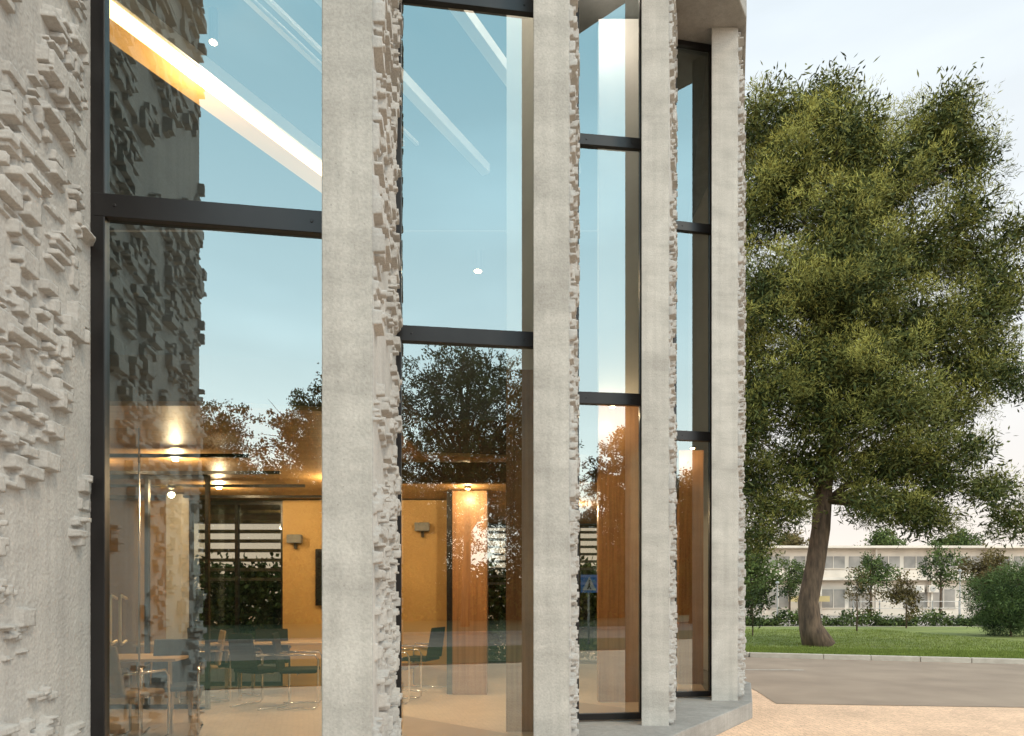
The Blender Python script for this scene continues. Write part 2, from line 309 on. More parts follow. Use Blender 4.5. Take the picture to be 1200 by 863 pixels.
def rear(x0,x1,y,n,ns,name='rear_window'):
    f = MB()
    for k in range(n+1): f.box((x0+(x1-x0)*k/n,y,1.66),(0.05,0.07,2.84))
    for z in (Z0+0.03, 3.05): f.box(((x0+x1)/2,y-0.003,z),(x1-x0,0.06,0.06))
    fo = f.build(name, M['frame'], bld)
    p = MB(); p.add([(x0,y+0.02,Z0),(x1,y+0.02,Z0),(x1,y+0.02,3.08),(x0,y+0.02,3.08)],[(0,1,2,3)]); p.build('glass_pane', M['glass2'], fo)
    s = MB()
    for k in range(ns): s.box(((x0+x1)/2,y+0.95,1.9+k*0.16),(x1-x0+0.6,0.14,0.05))
    s.build('louvre', M['slat'], fo)
rear(-4.93,-3.52,10.5,2,10); rear(-0.85,3.6,14.0,6,10)

for i in range(4):
    A, B = WL[i], WR[i]; d = B-A; ln = d.length+0.06; dn = d.normalized(); ang = math.atan2(d.y,d.x); n = Vector((-dn.y,dn.x))
    def at(u, z, back=0): q = A+dn*u+n*back; return (q.x,q.y,z)
    wl = 0.075 if i == 0 else 0.045
    f = MB(); f.box(at(wl/2+0.002,(Z0+Z1)/2,0.01),(wl,0.07,Z1-Z0-0.01),ang); f.box(at(ln-0.045,(Z0+Z1)/2,0.02),(0.03,0.06,Z1-Z0-0.01),ang)
    f.box(at(ln/2,Z0+0.035,0.01),(ln-0.02,0.06,0.07),ang); f.box(at(ln/2,Z1-0.04,0.01),(ln-0.02,0.06,0.07),ang)
    win = f.build('window', M['frame'], bld, bevel=0.004)
    zs = [Z0+0.07, 3.74, 3.87, 6.60, 6.72, Z1-0.07]
    for (za,zb) in ((3.74,3.87),(6.60,6.72)):
        t = MB(); t.box(at(ln/2-0.01,(za+zb)/2,0.0),(ln-0.06,0.055,zb-za),ang)
        for uu in (0.13, ln-0.16): t.tube([at(uu,(za+zb)/2,-0.024), at(uu,(za+zb)/2,-0.032)],0.010,10)
        t.build('transom', M['frame'], win, bevel=0.004)
    for (za,zb) in ((zs[0],zs[1]),(zs[2],zs[3]),(zs[4],zs[5])):
        p = MB(); p.add([at(0.04,za,0.01),at(ln-0.03,za,0.01),at(ln-0.03,zb,0.01),at(0.04,zb,0.01)],[(0,1,2,3)]); p.build('glass_pane', M['glass'], win)
def mirror(px, Y, i):
    v = Vector(((px-600)/F*Y, Y)); A, B = WL[i], WR[i]; d = (B-A).normalized(); n = Vector((-d.y,d.x))
    return v - 2*((v-A).dot(n))*n

# ---------------------------------------------------------------- interior things
def lamp_thing(loc, power, label, r=0.05, h=0.06, col=(1,0.79,0.50)):
    t = empty('downlight', loc); tag(t, label, 'lamp', 'ceiling downlights')
    b = MB(); b.tube([(0,0,0),(0,0,-h)],[r*1.25,r*1.25],14); b.build('housing', M['frame'], t)
    b = MB(); b.tube([(0,0,-h-0.001),(0,0,-h-0.012)],[r,r*0.8],14); b.build('bulb', M['lamp'], t)
    if power:
        l = bpy.data.lights.new('lamp_light','POINT'); l.energy = power; l.color = col; l.shadow_soft_size = 0.04
        lo = bpy.data.objects.new('lamp_light', l); C.objects.link(lo); lo.parent = t; lo.location = (0,0,-h-0.09)
lamps = [((-4.6,7.4,3.1),40,'small downlight at the left end of the timber ceiling nearest the glass'),
 ((-3.6,7.3,3.1),50,'small downlight second from the left on the timber ceiling'),
 ((-3.95,9.2,3.1),60,'bright downlight in front of the louvred rear window'),
 ((-2.2,8.6,3.1),90,'downlight over the desks before the orange wall'),
 ((-6.6,9.0,3.1),60,'downlight deep in the left corner of the office'),
 ((-0.60,9.25,3.1),22,'downlight right above the wooden pillar'),
 ((0.9,11.0,3.1),80,'downlight in the passage beyond the wooden pillar'),
 ((-0.45,7.9,3.1),130,'downlight over the entrance floor behind the second window'),
 ((1.25,8.5,4.0),18,'added lamp brightening the wood panel behind the third tall window'),  # lamp added only to brighten this wood panel
 ((2.75,10.4,3.9),12,'added lamp brightening the wood panel behind the fourth narrow window')]  # likewise added to brighten the panel
for a in lamps: lamp_thing(*a, r=0.035, h=0.03)
p = P(250,50,8.5); p.z += 0.4; lamp_thing(p, 30, 'warm round lamp high under the upper ceiling behind the first window', 0.045, 0.4)
p = P(214,93,8.5); p.z += 0.3; lamp_thing(p, 0, 'tiny lamp below the glowing strip behind the first window', 0.03, 0.3)
p = P(560,318,10.5); p.z += 0.3; lamp_thing(p, 60, 'warm lamp glowing high behind the second window', 0.055, 0.3)
lamp_thing((-0.15,6.35,9.11), 190, 'added lamp brightening the pale pilaster behind the second window', col=(1,0.9,0.78))  # invented lamp, put here to brighten the pilaster
lamp_thing((1.15,8.2,9.11), 45, 'added lamp brightening the pale pilaster behind the third window', col=(1,0.95,0.9))  # second invented lamp for the next pilaster
def bar(a, c, w, h, name, m, parent=None, dz=0):
    a = Vector(a); c = Vector(c); d = c-a; b = MB(); mid = (a+c)/2
    b.box((mid.x,mid.y,mid.z+dz),(d.length,w,h),math.atan2(d.y,d.x)); return b.build(name, m, parent)
t = empty('strip_light', (0,0,0)); tag(t, 'long glowing linear ceiling light running back behind the first window', 'lamp')
sa = Vector((-4.9,5.5,7.6)); sb = Vector((-2.3,10.25,7.6))
bar(sa,sb,0.18,0.04,'diffuser',M['strip'],t); bar(sa,sb,0.26,0.16,'housing',M['white'],t,0.102)
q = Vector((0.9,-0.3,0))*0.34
bar(sa-q,sb-q,0.34,0.03,'lit_cornice',M['cornice_glow'],t,0.08)  # cornice band, its orange light given as emission
l = bpy.data.lights.new('upper','POINT'); l.energy = 50; l.color = (1,0.85,0.65); l.shadow_soft_size = 0.1
lo = bpy.data.objects.new('upper_light', l); C.objects.link(lo); lo.location = ((sa+sb)/2-Vector((0,0,0.2))); lo.parent = t
for k,(ox,oz,w_,lab) in enumerate(((1.9,0.6,0.14,'slim pale beam high behind the second window'),(3.3,0.6,0.14,'slim pale beam high behind the second and third windows'),
     (0.62,1.0,0.07,'thin ceiling rail just right of the glowing strip behind the first window'),(0.84,1.0,0.05,'thinnest ceiling rail farther right of the glowing strip behind the first window'))):
    t2 = empty('ceiling_beam'); tag(t2, lab, 'beam')
    bar(sa+Vector((ox,0.3,oz)), sb+Vector((ox,0.3,oz)), w_, w_, 'beam_body', M['white'], t2)

def chair(mm, name='office_chair'):
    t = empty(name)
    b = MB(); b.box((0,0,0.455),(0.46,0.44,0.05)); b.build('seat', mm, t, bevel=0.02)
    b = MB(); b.add([(-0.23,0.21,0.47),(0.23,0.21,0.47),(0.23,0.25,0.48),(-0.23,0.25,0.48),(-0.21,0.29,0.92),(0.21,0.29,0.92),(0.21,0.32,0.92),(-0.21,0.32,0.92)],
        [(3,2,1,0),(4,5,6,7),(0,1,5,4),(1,2,6,5),(2,3,7,6),(3,0,4,7)]); b.build('backrest', mm, t, bevel=0.012)
    for s in (-1,1):
        b = MB(); x = 0.25*s
        b.tube([(x,0.27,0.66),(x,-0.2,0.66),(x,-0.24,0.6),(x,-0.24,0.04),(x,-0.2,0.013),(x,0.24,0.013)],0.013,8); b.build('leg', M['chrome'], t, True)
    b = MB(); b.tube([(-0.25,0.0,0.425),(0.25,0.0,0.425)],0.012); b.build('seat_rail', M['chrome'], t)
    return t
c0 = chair(M['black']); c1 = chair(M['brown']); c2 = chair(M['blue']); c3 = chair(M['beech'])
def place(o, px, base_y, rz, label, first=False, group='office chairs'):
    Y = (EYE-Z0)*F/(base_y-HZ); q = o if first else copy_tree(o)
    q.location = ((px-600)/F*Y, Y, Z0); q.rotation_euler = (0,0,R(rz)); tag(q, label, 'chair', group)
place(c0, 352, 828, 100, 'black office chair at the right end of the desks by the orange wall', True)
place(c0, 318, 812, 200, 'black office chair tucked under the right desk')
place(c0, 275, 818, 60, 'black office chair standing before the louvred rear window')
place(c0, 250, 808, 170, 'black office chair at the far side of the right desk')
place(c3, 232, 822, -60, 'pale beech chair beside the middle desk', True)
place(c0, 305, 828, 150, 'black office chair in front of the right desk')
place(c3, 150, 868, 160, 'pale beech chair with chrome legs at the left desk nearest the glass')
place(c0, 492, 808, -110, 'black chair before the orange wall behind the second window')
place(c1, 466, 822, 80, 'brown leather chair by the left edge of the second window', True)
place(c2, 203, 858, 20, 'blue upholstered chair nearest the glass of the first window', True)
def desk(px, by, rz, label, src=[None]):
    Y = (EYE-Z0)*F/(by-HZ)
    if src[0] is None:
        t = empty('desk'); b = MB(); b.box((0,0,0.735),(1.4,0.7,0.03)); b.build('tabletop', M['tabletop'], t, bevel=0.006)
        for sx in (-1,1):
            for sy in (-1,1):
                b = MB(); b.box((0.64*sx,0.30*sy,0.36),(0.04,0.04,0.72)); b.build('leg', M['chrome'], t)
        src[0] = t
    else: t = copy_tree(src[0])
    t.location = ((px-600)/F*Y,Y,Z0); t.rotation_euler = (0,0,R(rz)); tag(t, label, 'desk', 'office desks')
desk(330, 815, 5, 'pale wooden desk nearest the orange wall')
desk(232, 818, 5, 'pale wooden desk before the louvred rear window')
desk(135, 855, 8, 'pale wooden desk at the left edge of the first window')
t = empty('wall_screen', (-2.38,10.36,1.9)); tag(t,'flat black screen hung on the orange wall','screen')
b = MB(); b.box((0,0,0),(1.2,0.05,0.86)); b.build('screen_case', M['frame'], t, bevel=0.01); b = MB(); b.box((0,-0.028,0),(1.12,0.004,0.78)); b.build('display', M['black'], t)
for k,(px,lab) in enumerate(((346,'small grey wall speaker left of the black screen'),(495,'small grey wall speaker right of the black screen'))):
    p = P(px,632 if k==0 else 618,10.36); t = empty('wall_speaker', p); tag(t, lab, 'speaker', 'wall speakers')
    b = MB(); b.box((0,-0.03,0),(0.22,0.1,0.13)); b.build('speaker_case', M['slat'], t, bevel=0.01); b = MB(); b.box((0,0.02,-0.1),(0.04,0.05,0.1)); b.build('bracket', M['frame'], t)
t = empty('glass_door', (-2.93,5.0,Z0)); tag(t,'frameless glass door with a long steel pull handle behind the first window','door')
b = MB(); b.add([(-0.6,0,0),(0.20,0,0),(0.20,0,2.6),(-0.6,0,2.6)],[(0,1,2,3)]); b.build('glass_leaf', M['glass2'], t)
b = MB()
for ox in (0.0,0.07): b.tube([(0.04+ox,-0.01,1.04),(0.04+ox,-0.07,1.02),(0.04+ox,-0.09,1.06),(0.04+ox,-0.09,1.33),(0.04+ox,-0.07,1.37),(0.04+ox,-0.01,1.35)],0.012)
b.build('handle', M['brass'], t, True)
b = MB(); b.box((0.20,0.0,1.3),(0.008,0.014,2.6)); b.build('edge_trim', M['chrome'], t)

# ---------------------------------------------------------------- foliage
def blades(name, centers, outd, nb, length, width, spread, m, parent, seed, up=0.25, ragged=0.9, tone=None):
    rg = np.random.RandomState(seed); K = len(centers)
    c = np.repeat(centers, nb, 0); od = np.repeat(outd, nb, 0)
    d = rg.normal(size=(K*nb,3))*ragged+od*0.9; d[:,2] += up; d /= np.linalg.norm(d,axis=1)[:,None]
    base = c+rg.normal(size=(K*nb,3))*spread
    s = np.cross(d, rg.normal(size=(K*nb,3))); s /= np.linalg.norm(s,axis=1)[:,None]
    ll = (length*(0.6+0.8*rg.rand(K*nb)))[:,None]; w = (width*(0.7+0.6*rg.rand(K*nb)))[:,None]
    v = np.stack([base, base+d*ll*0.45+s*w, base+d*ll, base+d*ll*0.45-s*w],1).reshape(-1,3)
    n = K*nb; me = bpy.data.meshes.new(name); me.vertices.add(n*4); me.vertices.foreach_set('co', v.ravel())
    me.loops.add(n*4); me.loops.foreach_set('vertex_index', np.arange(n*4)); me.polygons.add(n)
    me.polygons.foreach_set('loop_start', np.arange(n)*4); me.polygons.foreach_set('loop_total', np.full(n,4)); me.update(calc_edges=True)
    if tone is None: tone = rg.rand(K)
    tt = np.clip(np.repeat(tone, nb)+rg.normal(size=n)*0.10,0,1)
    at_ = me.attributes.new('tone','FLOAT','FACE'); at_.data.foreach_set('value', tt.astype(np.float32))
    me.materials.append(m); ob = bpy.data.objects.new(name, me); C.objects.link(ob); ob.parent = parent; return ob
def lobes_to_clumps(lobes, per, seed, core=0.45, tones=None):  # tone carries painted light: tops and outer tufts lighter, hearts darker
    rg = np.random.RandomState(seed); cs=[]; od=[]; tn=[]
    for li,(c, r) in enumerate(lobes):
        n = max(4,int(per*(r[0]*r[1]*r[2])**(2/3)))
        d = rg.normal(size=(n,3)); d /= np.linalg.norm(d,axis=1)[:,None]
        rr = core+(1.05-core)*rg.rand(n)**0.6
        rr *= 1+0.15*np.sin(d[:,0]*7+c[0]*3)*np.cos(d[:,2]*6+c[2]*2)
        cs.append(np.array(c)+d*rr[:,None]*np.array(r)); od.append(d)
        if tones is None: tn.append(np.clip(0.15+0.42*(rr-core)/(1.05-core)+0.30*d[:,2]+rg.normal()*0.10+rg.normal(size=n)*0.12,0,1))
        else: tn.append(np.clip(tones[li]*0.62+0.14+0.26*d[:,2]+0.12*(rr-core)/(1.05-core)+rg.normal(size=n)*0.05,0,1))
    return np.concatenate(cs), np.concatenate(od), np.concatenate(tn)

TY = 21.5; S = TY/F
base = Vector(((960-600)*S, TY, 0.0))
pine = empty('pine_tree', base); tag(pine, 'huge old pine with a thick leaning trunk and a broad ragged crown on the lawn', 'tree')
L2 = [(895,145,50,58),(945,125,42,42),(985,165,62,58),(980,105,26,26),(1110,128,44,40),(1140,180,30,46),(1095,170,50,55),(1045,200,54,50),(900,230,55,70),(985,265,75,70),(1070,290,70,62),(1138,300,42,42),(1192,268,34,22),
(900,345,60,75),(990,375,75,70),(1075,385,72,62),(1145,370,44,42),(1182,345,32,26),(890,465,55,65),(970,480,75,65),(1050,475,65,55),(1108,480,44,40),(1175,440,44,30),
(876,560,42,55),(940,545,62,42),(1030,545,62,42),(1098,558,48,36),(1160,572,44,24),(1085,608,46,24),(1020,590,46,22),(888,625,32,32),(915,595,40,30),(1185,610,32,22),(1240,460,44,40),(1235,310,34,34),(860,400,50,70),(1225,592,35,22),(850,260,45,60),(1055,592,50,24),
(960,330,60,60),(945,430,60,60),(930,200,50,50),(1010,320,60,60),(1030,430,60,60),(1120,430,46,38),(1130,240,38,36),(1160,410,34,30),(1140,525,38,22),(870,500,40,50),(1000,230,55,50),(1165,320,34,30),(1075,530,44,34),(1010,155,40,36)]
lobes = []
for li,(px,py,rx,ry) in enumerate(L2):
    c = P(px,py,TY); wgt = 1-min(1,abs(px-1000)/240)
    if py < 200: wgt *= 0.55
    dep = rnd.uniform(0.25,1.0)*(0.7+2.0*wgt)
    k = 0.92
    for sg in (-1,1):
        dz = dep*sg; f_ = (TY+dz)/TY
        z = EYE+(c.z-EYE)*f_*(1.0 if sg < 0 else 0.97); x = (c.x*f_)-base.x
        if sg > 0 and wgt < 0.15: continue
        kk = k*(1 if sg < 0 else 0.9)
        lobes.append(((x, dz, z), (rx*S*kk*f_, (rx+ry)/2*S*kk*0.9, ry*S*0.88*kk)))
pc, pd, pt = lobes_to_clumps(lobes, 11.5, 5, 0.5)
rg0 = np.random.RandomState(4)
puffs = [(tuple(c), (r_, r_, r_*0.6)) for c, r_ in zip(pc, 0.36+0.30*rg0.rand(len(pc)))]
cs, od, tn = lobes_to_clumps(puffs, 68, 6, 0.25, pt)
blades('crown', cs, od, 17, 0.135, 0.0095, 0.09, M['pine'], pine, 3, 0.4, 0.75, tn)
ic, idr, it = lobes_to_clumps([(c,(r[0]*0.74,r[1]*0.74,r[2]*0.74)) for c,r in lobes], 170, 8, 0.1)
blades('inner_foliage', ic, idr, 12, 0.20, 0.028, 0.22, M['pine'], pine, 4, 0.0, 1.0, it*0.25)  # tone cut down to paint the shade inside the crown
b = MB()
tp = [(960,762),(950,735),(947,705),(955,665),(962,620),(965,570),(975,500),(985,420),(990,330),(985,230),(980,170)]
tpp = [P(x,y,TY)-base for (x,y) in tp]; tpp[0].z = 0.02
trad = [0.50,0.35,0.31,0.29,0.28,0.27,0.22,0.17,0.12,0.06,0.03]
b.tube(tpp, trad, 14); b.build('trunk', M['bark'], pine, True)
b = MB()
for k,(c,r) in enumerate(lobes):
    c = Vector(c); z = max(4.6, c.z-1.2-abs(c.x)*0.2); s_ = None
    if c.x > 5.6: continue
    for j in range(len(tpp)-1):
        if tpp[j].z <= z <= tpp[j+1].z: s_ = tpp[j].lerp(tpp[j+1], (z-tpp[j].z)/(tpp[j+1].z-tpp[j].z))
    if s_ is None: s_ = tpp[-2]
    c = s_.lerp(c, 0.8)
    mid = s_.lerp(c,0.5)+Vector((0,0,0.1)); b.tube([s_,mid,c],[0.055,0.035,0.012],6)
b.build('branches', M['bark'], pine, True)

def tree(name, loc, h, w, seed, m, label, group=None, trunk_h=0.3, nl=9, per=30, nb=30, ln_=0.16, wd=0.05, tr=0.14, core=0.2):
    t = empty(name, loc); tag(t, label, 'tree' if 'shrub' not in name else 'shrub', group); rg = random.Random(seed); lb = []
    for k in range(nl):
        u = k/(nl-1) if nl > 1 else 0.5; z = h*(trunk_h+(1-trunk_h)*(0.12+0.76*u)); rr = w/2*math.sin(math.pi*(0.22+0.66*u))
        a = rg.uniform(0,6.28); off = rr*0.5*rg.random()+rr*0.15; r = rr*rg.uniform(0.55,0.8)
        lb.append(((math.cos(a)*off, math.sin(a)*off, z),(r,r,min(r,h*(1-trunk_h)*0.22)*rg.uniform(0.8,1.1))))
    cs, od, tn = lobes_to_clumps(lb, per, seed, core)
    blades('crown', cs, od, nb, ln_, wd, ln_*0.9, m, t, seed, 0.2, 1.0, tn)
    b = MB(); b.tube([(0,0,0),(0.03*h*0.3,0,h*trunk_h),(0,0.02,h*0.75)],[tr,tr*0.75,tr*0.2],8)
    for (c,r) in lb:
        b.tube([(0,0,c[2]*0.7),(c[0]*0.6,c[1]*0.6,c[2]*0.9),c],[tr*0.4,tr*0.25,tr*0.08],5)
        for q in range(3):
            a = rg.uniform(0,6.28); b.tube([c,(c[0]+math.cos(a)*r[0]*0.9,c[1]+math.sin(a)*r[1]*0.9,c[2]+r[2]*rg.uniform(0,0.8))],[tr*0.12,tr*0.04],4)
    b.build('trunk', M['bark'], t, True); return t
def gp(px, Y): return ((px-600)/F*Y, Y, 0.04)
tree('shrub', gp(1184,27), 2.85, 3.4, 21, M['bush'], 'dense dark green rounded bush at the right edge of the lawn', trunk_h=0.03, nl=14, per=90, nb=30, ln_=0.16, wd=0.012, tr=0.06, core=0.4)
tree('young_tree', gp(882,27), 1.9, 1.5, 22, M['leaf'], 'small young tree close to the right corner of the building', trunk_h=0.35, nl=6, per=40, ln_=0.12, wd=0.03, tr=0.03)
tree('young_tree', gp(1004,31), 3.0, 1.6, 23, M['leafred'], 'thin sparse young tree right of the pine trunk', trunk_h=0.3, nl=7, per=18, nb=14, ln_=0.12, wd=0.03, tr=0.04)
tree('young_tree', gp(1062,34), 2.6, 2.2, 24, M['leafred'], 'small bushy tree with rust tinted crown in front of the white building', trunk_h=0.3, nl=7, per=35, ln_=0.14, wd=0.035, tr=0.04)
tree('background_tree', gp(880,42), 5.0, 3.6, 25, M['leaf'], 'dark tree by the building corner beneath the low pine boughs', trunk_h=0.2, nl=9, per=28, ln_=0.2, wd=0.06, tr=0.12)
tree('background_tree', gp(1160,46), 4.6, 4.6, 27, M['leafred'], 'brownish tree before the right part of the white building', trunk_h=0.3, nl=12, per=16, ln_=0.2, wd=0.05, tr=0.12)
tree('background_tree', gp(1020,54), 4.9, 4.2, 41, M['leaf'], 'dark green tree before the left half of the white building', trunk_h=0.42, nl=10, per=14, ln_=0.2, wd=0.05, tr=0.1)
tree('background_tree', gp(925,56), 4.6, 3.4, 42, M['leaf'], 'small dark tree before the left end of the white building', trunk_h=0.35, nl=10, per=14, ln_=0.2, wd=0.05, tr=0.1)
tree('background_tree', gp(1102,52), 5.6, 3.4, 43, M['leaf'], 'slender green tree before the middle of the white building', trunk_h=0.4, nl=10, per=12, ln_=0.2, wd=0.05, tr=0.1)
tree('background_tree', gp(1030,110), 12.5, 9, 28, M['leaf'], 'distant green tree rising behind the roof of the white building', trunk_h=0.3, nl=12, per=8, ln_=0.4, wd=0.12, tr=0.2)
tree('background_tree', gp(930,115), 12.5, 10, 29, M['leafred'], 'distant brownish tree behind the left end of the white building', trunk_h=0.3, nl=12, per=8, ln_=0.4, wd=0.12, tr=0.2)
tree('background_tree', gp(1120,118), 12.5, 14, 44, M['leaf'], 'distant wide tree behind the right part of the white building', trunk_h=0.3, nl=14, per=7, ln_=0.4, wd=0.12, tr=0.2)

def rtree(px, D, top, w, i, seed, label, m=None, **k):
    q = mirror(px, D, i); h = EYE+(HZ-top)/F*D
    tree('plaza_tree', (q.x,q.y,0.04), h, w, seed, m or M['leaf'], label, None, **k)
kw = dict(nl=26, per=15, nb=42, ln_=0.15, wd=0.045, tr=0.26, core=0.15)
kw2 = dict(nl=30, per=12, nb=26, ln_=0.14, wd=0.04, tr=0.26, core=0.2)
rtree(545, 36, 402, 11.0, 1, 31, 'tall round crowned tree across the street mirrored in the second window', trunk_h=0.33, **kw2)
rtree(398, 38, 420, 7.0, 0, 32, 'tall tree across the street mirrored at the right side of the first window', trunk_h=0.2, **kw)
rtree(255, 40, 470, 9.5, 0, 33, 'lower tree across the street mirrored in the middle of the first window', trunk_h=0.12, **kw)
rtree(170, 42, 480, 8.5, 0, 34, 'tree across the street mirrored at the left side of the first window', trunk_h=0.12, **kw)
rtree(330, 44, 545, 10.0, 0, 35, 'low broad tree across the street between two taller ones', trunk_h=0.1, **kw)
rtree(738, 40, 490, 6.5, 2, 36, 'narrow tree across the street mirrored in the third window', trunk_h=0.12, **kw)
rtree(812, 40, 545, 6.5, 3, 37, 'tree across the street mirrored in the fourth window', trunk_h=0.12, **kw)
rtree(480, 44, 560, 9.0, 1, 38, 'low tree left of the round crowned one across the street', trunk_h=0.1, **kw)
rtree(625, 44, 480, 7.0, 1, 39, 'broad tree right of the round crowned one across the street', trunk_h=0.1, **kw2)
rtree(685, 48, 605, 8.0, 2, 40, 'small dark tree far across the street mirrored in the third window', trunk_h=0.1, **kw)
t = empty('hedge', (0,-34,0)); tag(t, 'long clipped dark hedge across the street facing the glass', 'hedge')
rg = np.random.RandomState(3); n = 3600
cc = np.stack([rg.uniform(-45,35,n), rg.uniform(-1,1,n), rg.uniform(0.2,3.4,n)+0.5*np.sin(np.arange(n))],1); dd = rg.normal(size=(n,3)); dd/=np.linalg.norm(dd,axis=1)[:,None]
blades('leaves', cc, dd, 16, 0.35, 0.12, 0.3, M['leaf'], t, 9)
b = MB(); b.box((-5,0,1.2),(80,1.2,2.4)); b.build('hedge_core', mat('hedge_shade',(0.02,0.03,0.012),(0.01,0.018,0.008),3,0.9), t)
t = empty('hedge', (0,17,0)); tag(t, 'green hedge behind the building seen through its rear windows', 'hedge')
n = 2000; cc = np.stack([rg.uniform(-10,3.8,n), rg.uniform(-.4,.4,n), rg.uniform(0.1,2.3,n)],1); dd = rg.normal(size=(n,3)); dd/=np.linalg.norm(dd,axis=1)[:,None]
blades('leaves', cc, dd, 16, 0.16, 0.05, 0.15, M['leaf'], t, 10)
X = rg.uniform(5.5,17.5,9000); Y = 18.6+rg.rand(9000)**1.6*14
ok = Y > 18.3-(X-6.2)*0.29; gX = rg.uniform(6,14,6000); gY = 18.1-(gX-6.2)*0.31+0.2+rg.rand(6000)*3
X = np.concatenate([X[ok],gX]); Y = np.concatenate([Y[ok],gY]); okk = X > 6.2; X = X[okk]; Y = Y[okk]; n = len(X)
cc = np.stack([X,Y,np.full(n,0.05)],1); dd = np.tile(np.array([[0,0,1.0]]),(n,1))
gr = blades('grass', cc, dd, 5, 0.06, 0.006, 0.10, M['gblade'], None, 12, 1.2, 0.4, rg.rand(n)*0.7+0.2)
co_ = np.zeros(len(gr.data.vertices)*3); gr.data.vertices.foreach_get('co', co_); co_ = co_.reshape(-1,3)
zz = co_.reshape(-1,4,3); zz[:,:,2] += (0.05-zz[:,0,2])[:,None]; gr.data.vertices.foreach_set('co', zz.ravel()); gr.data.update()
tag(gr, kind='stuff', label='short green grass of the lawn under the pine', cat='grass')

# ---------------------------------------------------------------- street sign (mirrored in window three)
q = mirror(690, 23, 2)
t = empty('crossing_sign', (q.x,q.y,0.0), R(0)); tag(t, 'blue square pedestrian crossing sign on a steel post across the plaza', 'sign')
b = MB(); b.tube([(0,0,0),(0,0,2.35)],0.035); b.build('post', M['steel'], t)
b = MB(); b.box((0,0.05,2.05),(0.60,0.02,0.60)); b.build('sign_panel', M['signblue'], t, bevel=0.008)
b = MB(); b.add([(-0.25,0.063,1.83),(0.25,0.063,1.83),(0,0.063,2.30)],[(2,1,0)]); b.build('white_triangle', M['signwhite'], t)
b = MB(); b.add([(x,0.067,z-0.25) for x,z in ((-0.02,2.36),(0.03,2.36),(0.035,2.27),(0.02,2.22),(0.06,2.12),(0.03,2.11),(0.0,2.19),(-0.05,2.11),(-0.08,2.12),(-0.03,2.23))],[tuple(range(10))])
b.tube([(0.005,0.065,2.15),(0.005,0.068,2.15)],0.025,12); b.build('walking_figure', M['frame'], t)

# ---------------------------------------------------------------- far building
fb = empty('white_building', (0,62,0)); tag(fb, 'long pale two storey building with ribbon windows beyond the lawn', 'building')
X0, X1 = 15.0, 62.0
b = MB(); b.box(((X0+X1)/2,5,3.0),(X1-X0,10,6.0)); b.build('wall', M['hwhite'], fb)
b = MB(); b.box(((X0+X1)/2,4.6,6.1),(X1-X0+1,11.4,0.2)); b.build('roof', M['hwhite'], fb)
b = MB(); b.box(((X0+X1)/2,-0.35,3.25),(X1-X0,0.8,0.25)); b.build('canopy', M['hwhite'], fb)
k = X0+0.8; j = 0
while k < X1-2:
    for (z,hh) in ((4.75,1.1),(1.45,1.7)):
        if z < 3 and j % 3 == 1: continue
        b = MB(); b.box((k+0.85,-0.01,z),(2.1,0.08,hh)); w_ = b.build('window', M['hglass'], fb)
        b = MB(); b.box((k+0.85,-0.06,z),(0.06,0.06,hh)); b.box((k+0.85,-0.06,z-hh/2),(2.2,0.1,0.07)); b.build('frame', M['hwhite'], w_)
    if j % 2 == 0: b = MB(); b.box((k+2.05,-0.35,3.1),(0.14,0.3,5.9)); b.build('pier', M['hwhite'], fb)
    k += 2.5; j += 1
for px in (1000,1016,1075,1092):
    x = (px-600)/F*61.6; b = MB(); b.box((x,-0.55,2.3 if px<1050 else 2.35),(0.9,0.35,0.65)); u = b.build('air_conditioner', M['hwhite'], fb)
    b = MB(); b.tube([(x-0.1,-0.73,2.33),(x-0.1,-0.75,2.33)],0.25,16); b.build('fan_grille', M['hgrey'], u)
b = MB(); b.prism([((925-600)/F*61,-1.4),((970-600)/F*61,-1.4),((970-600)/F*61,-0.8),((925-600)/F*61,-0.8)],1.2,1.7); b.build('awning', M['yellow'], fb)
t = empty('hedge', (0,38,0)); tag(t, 'low uneven green hedge along the far edge of the lawn', 'hedge')
n = 800; hx = rg.uniform(12,30,n); cc = np.stack([hx, rg.uniform(-.4,.4,n), rg.rand(n)*(0.45+0.3*np.sin(hx*1.7)+0.15*np.sin(hx*5.1))+0.05],1); dd = rg.normal(size=(n,3)); dd/=np.linalg.norm(dd,axis=1)[:,None]
blades('leaves', cc, dd, 14, 0.15, 0.045, 0.13, M['leaf'], t, 14)
t = empty('metal_railing', (0,40,0)); tag(t,'low pale metal railing in front of the white building','fence')
for z in (0.5,0.95,1.35):
    b = MB(); b.tube([(20,0,z),(40,-1,z)],0.02,6); b.build('rail', M['steel'], t)
for k in range(14):
    b = MB(); x = 20+k*1.5; b.tube([(x,-(x-20)/20,0),(x,-(x-20)/20,1.4)],0.03,6); b.build('post', M['steel'], t)
def street_lamp(px, Y, h, label):
    x = (px-600)/F*Y; t = empty('street_lamp', (x,Y,0)); tag(t, label, 'street lamp', 'street lamps')
    b = MB(); b.tube([(0,0,0),(0,0,h)],[0.045,0.03]); b.build('pole', M['steel'], t)
    b = MB(); b.tube([(0,0,h),(0,0,h+0.04),(0,0,h+0.15),(0,0,h+0.18)],[0.04,0.09,0.10,0.02],12); b.build('lantern', M['steel'], t, True)
street_lamp(911, 38, 2.3, 'short street lamp left of the pine trunk')
street_lamp(1125, 44, 3.2, 'tall street lamp before the right half of the white building')

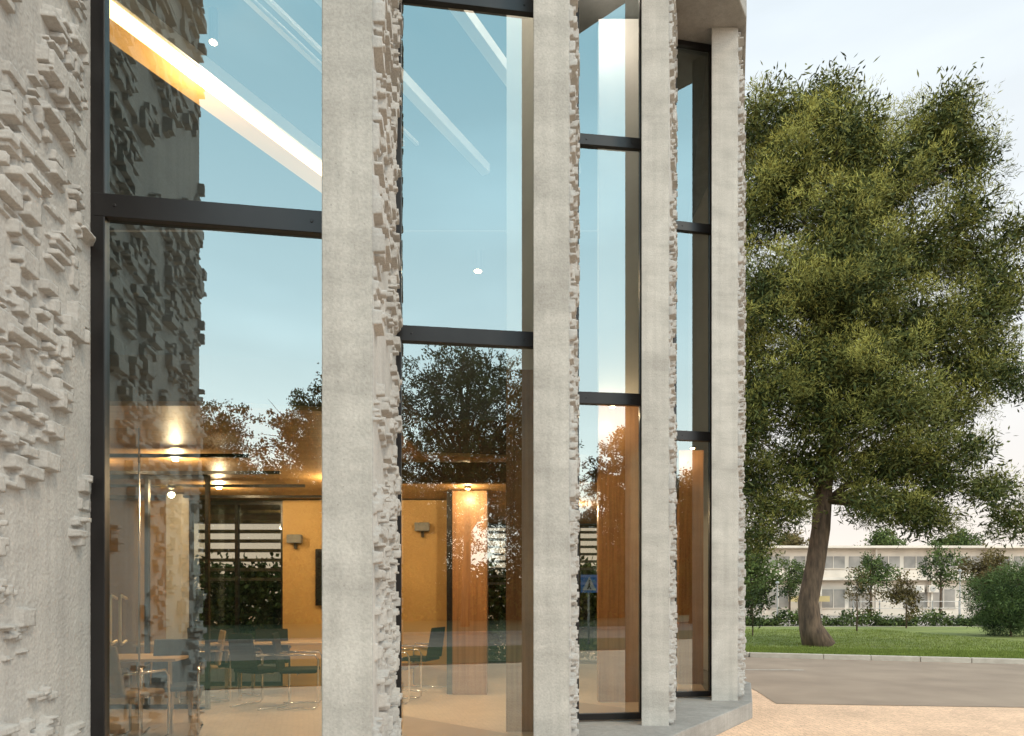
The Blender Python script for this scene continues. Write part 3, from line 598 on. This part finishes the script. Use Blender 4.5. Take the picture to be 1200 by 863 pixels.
# ---------------------------------------------------------------- world, sun, camera
w = bpy.data.worlds.new('World'); bpy.context.scene.world = w; w.use_nodes = True
nt = w.node_tree; nt.nodes.clear(); N = nt.nodes.new; L = nt.links.new
out = N('ShaderNodeOutputWorld'); bg = N('ShaderNodeBackground'); tc = N('ShaderNodeTexCoord'); sp = N('ShaderNodeSeparateXYZ'); L(tc.outputs['Generated'], sp.inputs[0])
def ramp(st):
    r = N('ShaderNodeValToRGB'); e = r.color_ramp.elements
    while len(e) < len(st): e.new(0.5)
    for k,(p_,c_) in enumerate(st): e[k].position = p_; e[k].color = (*[x/3.5 for x in c_],1)
    L(sp.outputs['Z'], r.inputs[0]); return r
bk = ramp([(0,(3.3,2.8,2.3)),(0.18,(3.1,3.05,2.85)),(0.38,(2.2,2.6,2.7)),(0.66,(1.05,1.70,1.95)),(1,(1.0,1.2,1.35))])
ft = ramp([(0,(1.0,0.86,0.74)),(0.12,(0.98,0.92,0.86)),(0.3,(0.92,0.94,0.94)),(0.66,(0.80,0.89,0.95)),(1,(1.0,1.2,1.35))])
mr = N('ShaderNodeMapRange'); mr.inputs['From Min'].default_value = -0.25; mr.inputs['From Max'].default_value = 0.35; mr.interpolation_type = 'SMOOTHSTEP'; L(sp.outputs['Y'], mr.inputs['Value'])
mx = N('ShaderNodeMix'); mx.data_type = 'RGBA'; L(mr.outputs[0], mx.inputs[0]); L(bk.outputs[0], mx.inputs[6]); L(ft.outputs[0], mx.inputs[7])
cn = N('ShaderNodeTexNoise'); cn.inputs['Scale'].default_value = 2.2; cn.inputs['Detail'].default_value = 7; cm = N('ShaderNodeMapping'); cm.inputs['Scale'].default_value = (1,1,3.5); cm.inputs['Rotation'].default_value = (0.3,0.5,0)
L(tc.outputs['Generated'], cm.inputs['Vector']); L(cm.outputs[0], cn.inputs['Vector'])
cr = N('ShaderNodeMapRange'); cr.inputs['From Min'].default_value = 0.45; cr.inputs['From Max'].default_value = 0.75; cr.inputs['To Min'].default_value = 1.0; cr.inputs['To Max'].default_value = 1.18; L(cn.outputs['Fac'], cr.inputs['Value'])
cs_ = N('ShaderNodeMath'); cs_.operation = 'MULTIPLY'; cs_.inputs[1].default_value = 3.5; L(cr.outputs[0], cs_.inputs[0])
sc = N('ShaderNodeVectorMath'); sc.operation = 'SCALE'; L(mx.outputs[2], sc.inputs[0]); L(cs_.outputs[0], sc.inputs['Scale'])
sky = N('ShaderNodeTexSky'); sky.sky_type = 'NISHITA'; sky.sun_disc = False; sky.sun_elevation = R(45); sky.sun_rotation = R(132)
s2 = N('ShaderNodeVectorMath'); s2.operation = 'SCALE'; s2.inputs['Scale'].default_value = 0.008; L(sky.outputs[0], s2.inputs[0])
ad = N('ShaderNodeVectorMath'); L(sc.outputs[0], ad.inputs[0]); L(s2.outputs[0], ad.inputs[1]); L(ad.outputs[0], bg.inputs[0]); L(bg.outputs[0], out.inputs[0])
s = bpy.data.lights.new('sun','SUN'); s.energy = 1.7; s.angle = R(12); s.color = (1,0.80,0.58)
so = bpy.data.objects.new('sun', s); C.objects.link(so); so.rotation_euler = Vector((-0.55,0.5,-0.78)).to_track_quat('-Z','Y').to_euler()
cam = bpy.data.cameras.new('cam'); co = bpy.data.objects.new('camera', cam); C.objects.link(co)
co.location = (0,0,EYE); co.rotation_euler = (R(90),0,0); cam.lens = 24; cam.sensor_width = 36; cam.shift_y = (700-431.5)/1200; cam.clip_end = 3000; cam.clip_start = 0.05
sc_ = bpy.context.scene; sc_.camera = co
sc_.view_settings.view_transform = 'Standard'; sc_.view_settings.look = 'None'; sc_.view_settings.exposure = 0
